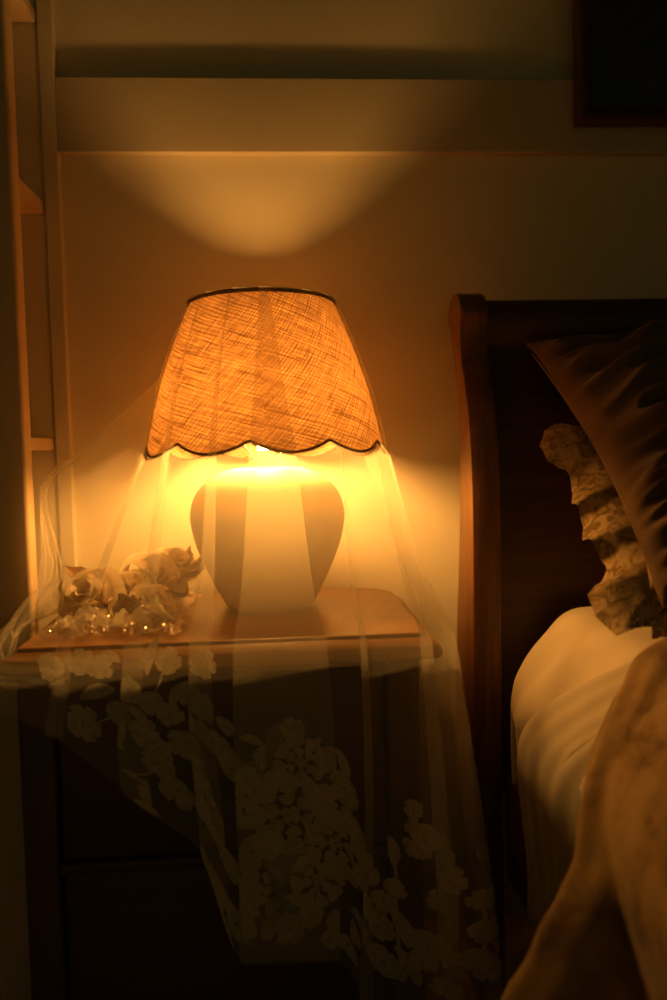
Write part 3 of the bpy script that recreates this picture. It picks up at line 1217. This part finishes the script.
# rolled top rail
zc_ = HZ - 0.052
yc = smooth_tab(fy, HZ - 0.07) + 0.034
rows = []
for x in (X0 + PW - 0.003, X0 + BW - PW + 0.003):
    rows.append([Vector((x, yc + 0.040 * math.cos(a) * (1 if math.cos(a) > 0 else 0.85), zc_ + 0.040 * math.sin(a))) for a in [2 * PI * k / 32 for k in range(32)]])
v, f = grid(rows, closed_v=True)
obj('top_rail', v, f, M_BED_H, bed)
for xa in (X0 + 0.045, X0 + BW - 0.073):
    v, f = box(xa, xa + 0.028, -0.70, 1.262, 0.20, 0.36, 0.004)
    obj('side_rail', v, f, M_BED, bed, auto=40)
v, f = box(X0 + 0.073, X0 + BW - 0.073, -0.70, 1.25, 0.335, 0.352, 0.003)
obj('slat_base', v, f, M_BED_H, bed, auto=40)
for xa in (X0, X0 + BW - 0.06):
    v, f = box(xa, xa + 0.06, -0.76, -0.70, 0.0, 0.42, 0.006)
    obj('foot_post', v, f, M_BED, bed, auto=40)
v, f = box(X0 + 0.06, X0 + BW - 0.06, -0.745, -0.715, 0.15, 0.40, 0.004)
obj('footboard', v, f, M_BED_H, bed, auto=40)

MZ = PY(590, 607, 1.22).z
print('mattress z', MZ)
XR = X0 + BW - 0.045
v, f = box(X0 + 0.095, XR - 0.02, -0.68, 1.205, 0.354, MZ - 0.03, 0.05, 4)
mt = obj('mattress', v, f, M_COVER, loc=(X0 + 0.8, 0.3, 0.354))
tag(mt, 'thick mattress on the bed, wrapped in the cream sheet', 'mattress')


def spline_profile(ctrl, n):
    P = [Vector((a, 0, b)) for a, b in ctrl]
    L = [0]
    for a, b in zip(P, P[1:]):
        L.append(L[-1] + (b - a).length)
    out = []
    for k in range(n + 1):
        s = L[-1] * k / n
        i = max(0, min(len(P) - 2, next((q for q in range(len(L) - 1) if L[q + 1] >= s - 1e-9), len(P) - 2)))
        t = (s - L[i]) / max(1e-9, L[i + 1] - L[i])
        out.append((cr(P[max(0, i - 1)], P[i], P[i + 1], P[min(len(P) - 1, i + 2)], t), s))
    return out, L[-1]


# fitted sheet: the corner slopes off the mattress, then hangs
SH = [(XR, MZ), (1.2, MZ + 0.002), (0.7, MZ + 0.002), (0.50, MZ), (0.425, MZ - 0.006), (0.388, MZ - 0.045), (0.358, MZ - 0.085), (0.341, MZ - 0.115), (0.337, MZ - 0.150), (0.349, MZ - 0.19), (0.356, MZ - 0.25), (0.352, MZ - 0.36), (0.349, MZ - 0.42)]
sp_, SL = spline_profile(SH, 150)
rows = []
for q in range(91):
    Yq = 1.236 - 1.90 * (q / 90) ** 1.3
    drop = 0
    row = []
    for p, s in sp_:
        k = smoothstep(SL * 0.62, SL * 0.75, s)
        w = k * (0.0045 * math.sin((Yq + 0.9 * p.z) * 52 + 2 * n3(Yq * 4, p.z * 4, 1.0)) + 0.006 * n3(Yq * 9, s * 5, 2.2)) + 0.0025 * n3(p.x * 8, Yq * 8, 4.0)
        row.append(Vector((p.x - w, Yq - k * 0.02 * n3(s * 6, 1.0, 7.0), p.z + 0.5 * w)))
    rows.append(row)
# head end turned down
head = []
for k, (dy, dzz) in enumerate(((0.004, -0.16), (0.008, -0.05), (0.006, -0.012))):
    head.append([Vector((p.x, min(p.y + dy, 1.243), max(p.z + dzz, 0.30) if p.z + dzz < 0.30 else p.z + dzz)) for p in rows[0]])
v, f = grid(head + rows)
sheet = obj('fitted_sheet', v, f, M_SHEET, loc=(X0 + 0.8, 0.3, 0.354))
tag(sheet, 'pale cream fitted sheet stretched over the mattress corner beside the headboard', 'sheet')

# flat sheet and duvet
DV = [(XR + 0.03, MZ + 0.020), (1.2, MZ + 0.026), (0.7, MZ + 0.026), (0.51, MZ + 0.022), (0.430, MZ + 0.010), (0.384, MZ - 0.033), (0.348, MZ - 0.09), (0.318, MZ - 0.14), (0.282, MZ - 0.20), (0.245, MZ - 0.25), (0.215, MZ - 0.30), (0.200, MZ - 0.37), (0.193, MZ - 0.46), (0.188, MZ - 0.57)]
EDGE_Y = [(0.0, 0.90), (0.50, 0.92), (0.60, 0.95), (0.64, 1.01), (0.70, 1.09), (0.75, 1.135), (0.82, 1.15), (0.90, 1.12), (1.0, 1.06)]


EDGE_F = [('z', 0), (-0.40, 1.165), (-0.20, 1.16), (-0.14, 1.14), (-0.09, 1.10), (-0.04, 1.03), (0.0, 0.95), (0.02, 0.93)]
EDGE_D = [(0.0, 0.86), (0.48, 0.88), (0.555, 0.91), (0.62, 0.97), (0.66, 0.965), (0.70, 0.93), (0.74, 0.89), (0.78, 0.84), (0.82, 0.79), (0.87, 0.765), (1.0, 0.75)]


def cover(name, ctrl, shift, lift, amp, m, seed, n=190, ext=None, edge=EDGE_Y, big=0.3, under=None, gap=0.004):
    sp, L = spline_profile(ctrl, n)
    rows = []
    NQ = 150
    for q in range(NQ + 1):
        row = []
        for i, (p, s) in enumerate(sp):
            a, b = sp[max(0, i - 1)][0], sp[min(n, i + 1)][0]
            t = (b - a).normalized()
            nr = Vector((t.z, 0, -t.x))
            if nr.x > 0 and nr.z < 0:
                nr = -nr
            if nr.z < -0.2:
                nr = -nr
            if edge[0][0] == 'z':
                e = sum(lerp_table(edge[1:], p.z - MZ + d) for d in (-.02, 0, .02)) / 3 + shift
            else:
                e = sum(lerp_table(edge, s / L + d) for d in (-.03, 0, .03)) / 3 + shift
            e += 0.012 * n3(s * 9, seed, 0)
            qq = (q / NQ) ** 1.25
            Yq = e - (e + 0.66 if ext is None else ext) * qq
            k = smoothstep(L * 0.55, L * 0.80, s)
            ph = (e - Yq) + 0.05 * n3(Yq * 3, p.z * 3, seed)
            fold = math.cos((ph - 0.01) * 2 * PI / 0.31) * 0.5 + 0.5
            fold = fold ** 1.9
            fold2 = math.sin(ph * 2 * PI / 0.047 + 1.2) * 0.5 + 0.5
            w = amp * k * (fold * 0.8 + (fold - 1) * big * smoothstep(0.66, 0.86, s / L) + 0.22 * fold2) + amp * (0.25 + 0.3 * k) * n3(p.x * 7, Yq * 7 + p.z * 5, seed + 1)
            w += amp * 0.25 * n3(p.x * 19 + p.z * 8, Yq * 16 + p.z * 12, seed + 2)
            roll = -lift * math.exp(-q / 2.2) - (0.022 * smoothstep(0.45, 0.7, q / NQ) if ext else 0)
            pt = (Vector((p.x, Yq, p.z)) + nr * (max(w, -0.10 * smoothstep(0.66, 0.86, s / L)) + roll))
            if pt.z < MZ - 0.002 and not (ext and q / NQ > 0.45):
                lim = lerp_table(under, pt.z) - gap
                pt.x = min(pt.x, lim)
            row.append(pt)
        rows.append(row)
    v, f = grid(rows)
    return obj(name, v, f, m, loc=(X0 + 0.8, 0.3, 0.4))


FL = [(x - (0.0 if i < 4 else 0.000), z - 0.012) for i, (x, z) in enumerate(DV[:10])]
FL = [(XR + 0.02, MZ + 0.010), (1.2, MZ + 0.013), (0.7, MZ + 0.013), (0.51, MZ + 0.012), (0.423, MZ + 0.003), (0.376, MZ - 0.040), (0.342, MZ - 0.090), (0.323, MZ - 0.13), (0.319, MZ - 0.18), (0.326, MZ - 0.25), (0.334, MZ - 0.33), (0.336, MZ - 0.40)]
fs = cover('flat_sheet', FL, -0.040, 0.004, 0.007, M_FLAT, 3.0, ext=0.36, edge=EDGE_F, under=sorted((z, x) for x, z in SH[4:]), gap=0.012)
tag(fs, 'cream flat sheet edge folded out between the fitted sheet and the duvet', 'sheet')
dvt = cover('duvet', DV, 0.0, 0.010, 0.026, M_DUVET, 9.0, edge=EDGE_D, big=3.2, under=sorted((z, x) for x, z in FL[4:]), gap=0.014)
tag(dvt, 'tan printed duvet hanging in diagonal folds over the bed side', 'duvet')


# ------------------------------------------------------------------ pillows
def frame(corner_top, corner_bot, yaw=0.0, twist=0.0):
    """left edge given by its top and bottom corner; returns centre frame axes"""
    ev = corner_top - corner_bot
    h = ev.length
    ev = ev.normalized()
    eu = Vector((math.cos(yaw), math.sin(yaw), twist))
    eu = (eu - ev * eu.dot(ev)).normalized()
    en = eu.cross(ev).normalized()
    return eu, ev, en, h


def pillow(c_top, c_bot, width, thick, conc, wr, seed, yaw=0.0, twist=0.0, N=110):
    eu, ev, en, h = frame(c_top, c_bot, yaw, twist)
    if en.z < 0:
        en = -en
    ctr = (c_top + c_bot) / 2 + eu * width / 2
    a, b = width / 2, h / 2

    def P(s, t, side):
        x = a * s * (1 - conc * (1 - t * t))
        y = b * t * (1 - conc * (1 - s * s))
        th = thick / 2 * (max(0, 1 - s ** 4) * max(0, 1 - t ** 4)) ** 0.55
        th *= (0.75 + 0.25 * (1 - s * s) * (1 - t * t) * 1.4)
        d = th * side
        if side > 0 and wr:
            e = min(1, 5 * (1 - abs(s)), 5 * (1 - abs(t)))
            X, Y = x * 10, y * 10
            wx = -X * 0.45 + Y * 0.9 + 0.9 * n3(X * 0.3, Y * 0.3, seed)
            wy = X * 0.9 + Y * 0.45
            rid = 1 - min(1, abs(n3(wy * 0.42, wx * 1.5, seed)) * 3.6)
            rid2 = 1 - min(1, abs(n3(wy * 0.8, wx * 3.6, seed + 4)) * 3.6)
            d += wr * e * (0.9 * (rid - 0.5) + 0.75 * (rid2 - 0.5)) + wr * 0.5 * n3(X * .5, Y * .5, seed + 8)
        return ctr + eu * x + ev * y + en * d

    V, Fc = [], []
    for side in (1, -1):
        st = len(V)
        for i in range(N + 1):
            for j in range(N + 1):
                s = math.sin((i / N - .5) * PI)
                t = math.sin((j / N - .5) * PI)
                V.append(P(s, t, side))
        for i in range(N):
            for j in range(N):
                q = st + i * (N + 1) + j
                fc = [q, q + N + 1, q + N + 2, q + 1]
                Fc.append(fc if side > 0 else fc[::-1])
    return V, Fc, ctr, eu, ev, en, a, b


# lace pillow underneath
t2 = PX(590, 434, 0.447)
b2 = PY(650, 590, 0.965)
print('p2', t2, b2)
V2, F2, c2, eu2, ev2, en2, a2, b2h = pillow(t2, b2, 0.66, 0.13, 0.05, 0.006, 5.0)
p2 = obj('lace_pillow', V2, F2, M_PILLOW_CREAM, loc=c2 - en2 * 0.06)
bm = bmesh.new(); bm.from_mesh(p2.data); bmesh.ops.remove_doubles(bm, verts=bm.verts, dist=1e-5); bm.to_mesh(p2.data); bm.free()
tag(p2, 'beige pillow with a ruffled lace border lying underneath the brown velvet pillow', 'pillow')
# ruffle all round
per = []
NP = 90
conc = 0.05
for side, (s0, t0, s1, t1) in enumerate(((-1, 1, -1, -1), (-1, -1, 1, -1), (1, -1, 1, 1), (1, 1, -1, 1))):
    for k in range(NP):
        q = k / NP
        per.append((s0 + (s1 - s0) * q, t0 + (t1 - t0) * q))
pp = [Vector((a2 * s * (1 - conc * (1 - t * t)), b2h * t * (1 - conc * (1 - s * s)), 0)) for s, t in per]
rows = []
n = len(pp)
acc = 0
for i in range(n * 4):
    fi = i / 4
    i0 = int(fi) % n
    i1 = (i0 + 1) % n
    tt = fi - int(fi)
    p = pp[i0].lerp(pp[i1], tt)
    tang = (pp[(i0 + 3) % n] - pp[(i0 - 3) % n]).normalized()
    outv = Vector((tang.y, -tang.x, 0))
    if outv.dot(p) < 0:
        outv = -outv
    # arc length drives the ruffle
    acc += (pp[i1] - pp[i0]).length / 4
    ph = acc * 2 * PI / 0.085 + 1.6 * n3(acc * 6, 0, 1)
    wid = 0.050 * (1 + 0.16 * math.sin(ph + 0.7) + 0.35 * n3(acc * 11, 2, 0))
    dc = min(fi % NP, NP - fi % NP)
    wid *= 1 + 0.25 * math.exp(-(dc / 4.0) ** 2)
    row = []
    for j in range(9):
        q = j / 8
        am = 0.011 * q ** 0.8
        off = outv * (wid * q) + tang * (0.006 * q * math.sin(ph + 0.6)) 
        hgt = am * math.sin(ph) + 0.004 * q * math.sin(ph * 2.3 + 1) + 0.006 * q * n3(acc * 30, q * 3, 4) - 0.030 * q * q - 0.006 * q
        w = c2 + eu2 * (p.x + off.x) + ev2 * (p.y + off.y) + en2 * hgt
        w.z = max(w.z, MZ + 0.03 if w.y < 0.95 else MZ + 0.014)
        row.append(w)
    rows.append(row)
v, f = grid(rows, closed_u=True)
obj('lace_ruffle', v, f, M_LACE, p2)

# brown velvet pillow on top
t1 = PX(525, 345, 0.398)
b1 = PY(662, 612, 0.93)
print('p1', t1, b1)
V1, F1, c1, eu1, ev1, en1, a1, b1h = pillow(t1, b1, 0.62, 0.17, 0.085, 0.026, 1.0, 0.0, 0.05, N=170)
p1 = obj('velvet_pillow', V1, F1, M_PILLOW_DARK, loc=c1 - en1 * 0.08)
bm = bmesh.new(); bm.from_mesh(p1.data); bmesh.ops.remove_doubles(bm, verts=bm.verts, dist=1e-5); bm.to_mesh(p1.data); bm.free()
tag(p1, 'dark brown gathered velvet pillow leaning on the headboard, topmost pillow', 'pillow')

# ------------------------------------------------------------------ framed picture
px0 = PY(579, 100, 1.44).x
pz0 = PY(600, 121, 1.44).z
PWD, PHT, FW = 0.46, 0.58, 0.026
pic = empty('framed_picture', (px0 + PWD / 2, 1.455, pz0), 'dark framed picture hung high on the wall above the headboard', 'picture')


def frame_loft():
    prof = [(0.0, 1.468), (0.0, 1.438), (0.003, 1.434), (FW * 0.45, 1.436), (FW * 0.75, 1.442), (FW, 1.447), (FW, 1.456)]
    rows = []
    for i, y in prof:
        rows.append([Vector((px0 + i, y, pz0 + i)), Vector((px0 + PWD - i, y, pz0 + i)), Vector((px0 + PWD - i, y, pz0 + PHT - i)), Vector((px0 + i, y, pz0 + PHT - i))])
    return grid(rows, closed_v=True)


v, f = frame_loft()
obj('frame', v, f, M_FRAME, pic, smooth=False)
v, f = box(px0 + FW - 0.004, px0 + PWD - FW + 0.004, 1.452, 1.462, pz0 + FW - 0.004, pz0 + PHT - FW + 0.004, 0)
obj('print', v, f, M_ART, pic, smooth=False)

# ------------------------------------------------------------------ light and render settings
w = bpy.data.worlds.new('dusk')
w.use_nodes = True
bg = w.node_tree.nodes['Background']
bg.inputs[0].default_value = (0.90, 0.92, 0.30, 1)
bg.inputs[1].default_value = 0.063
scene.world = w

scene.view_settings.view_transform = 'Standard'
scene.view_settings.look = 'None'
scene.view_settings.exposure = 0.0
scene.view_settings.gamma = 1.0
scene.view_settings.use_curve_mapping = False
cy = scene.cycles
cy.use_denoising = True
try:
    cy.denoiser = 'OPENIMAGEDENOISE'
except Exception:
    pass
cy.max_bounces = 12
cy.diffuse_bounces = 6
cy.transparent_max_bounces = 40
cy.sample_clamp_indirect = 6.0
cy.caustics_reflective = False
cy.caustics_refractive = False
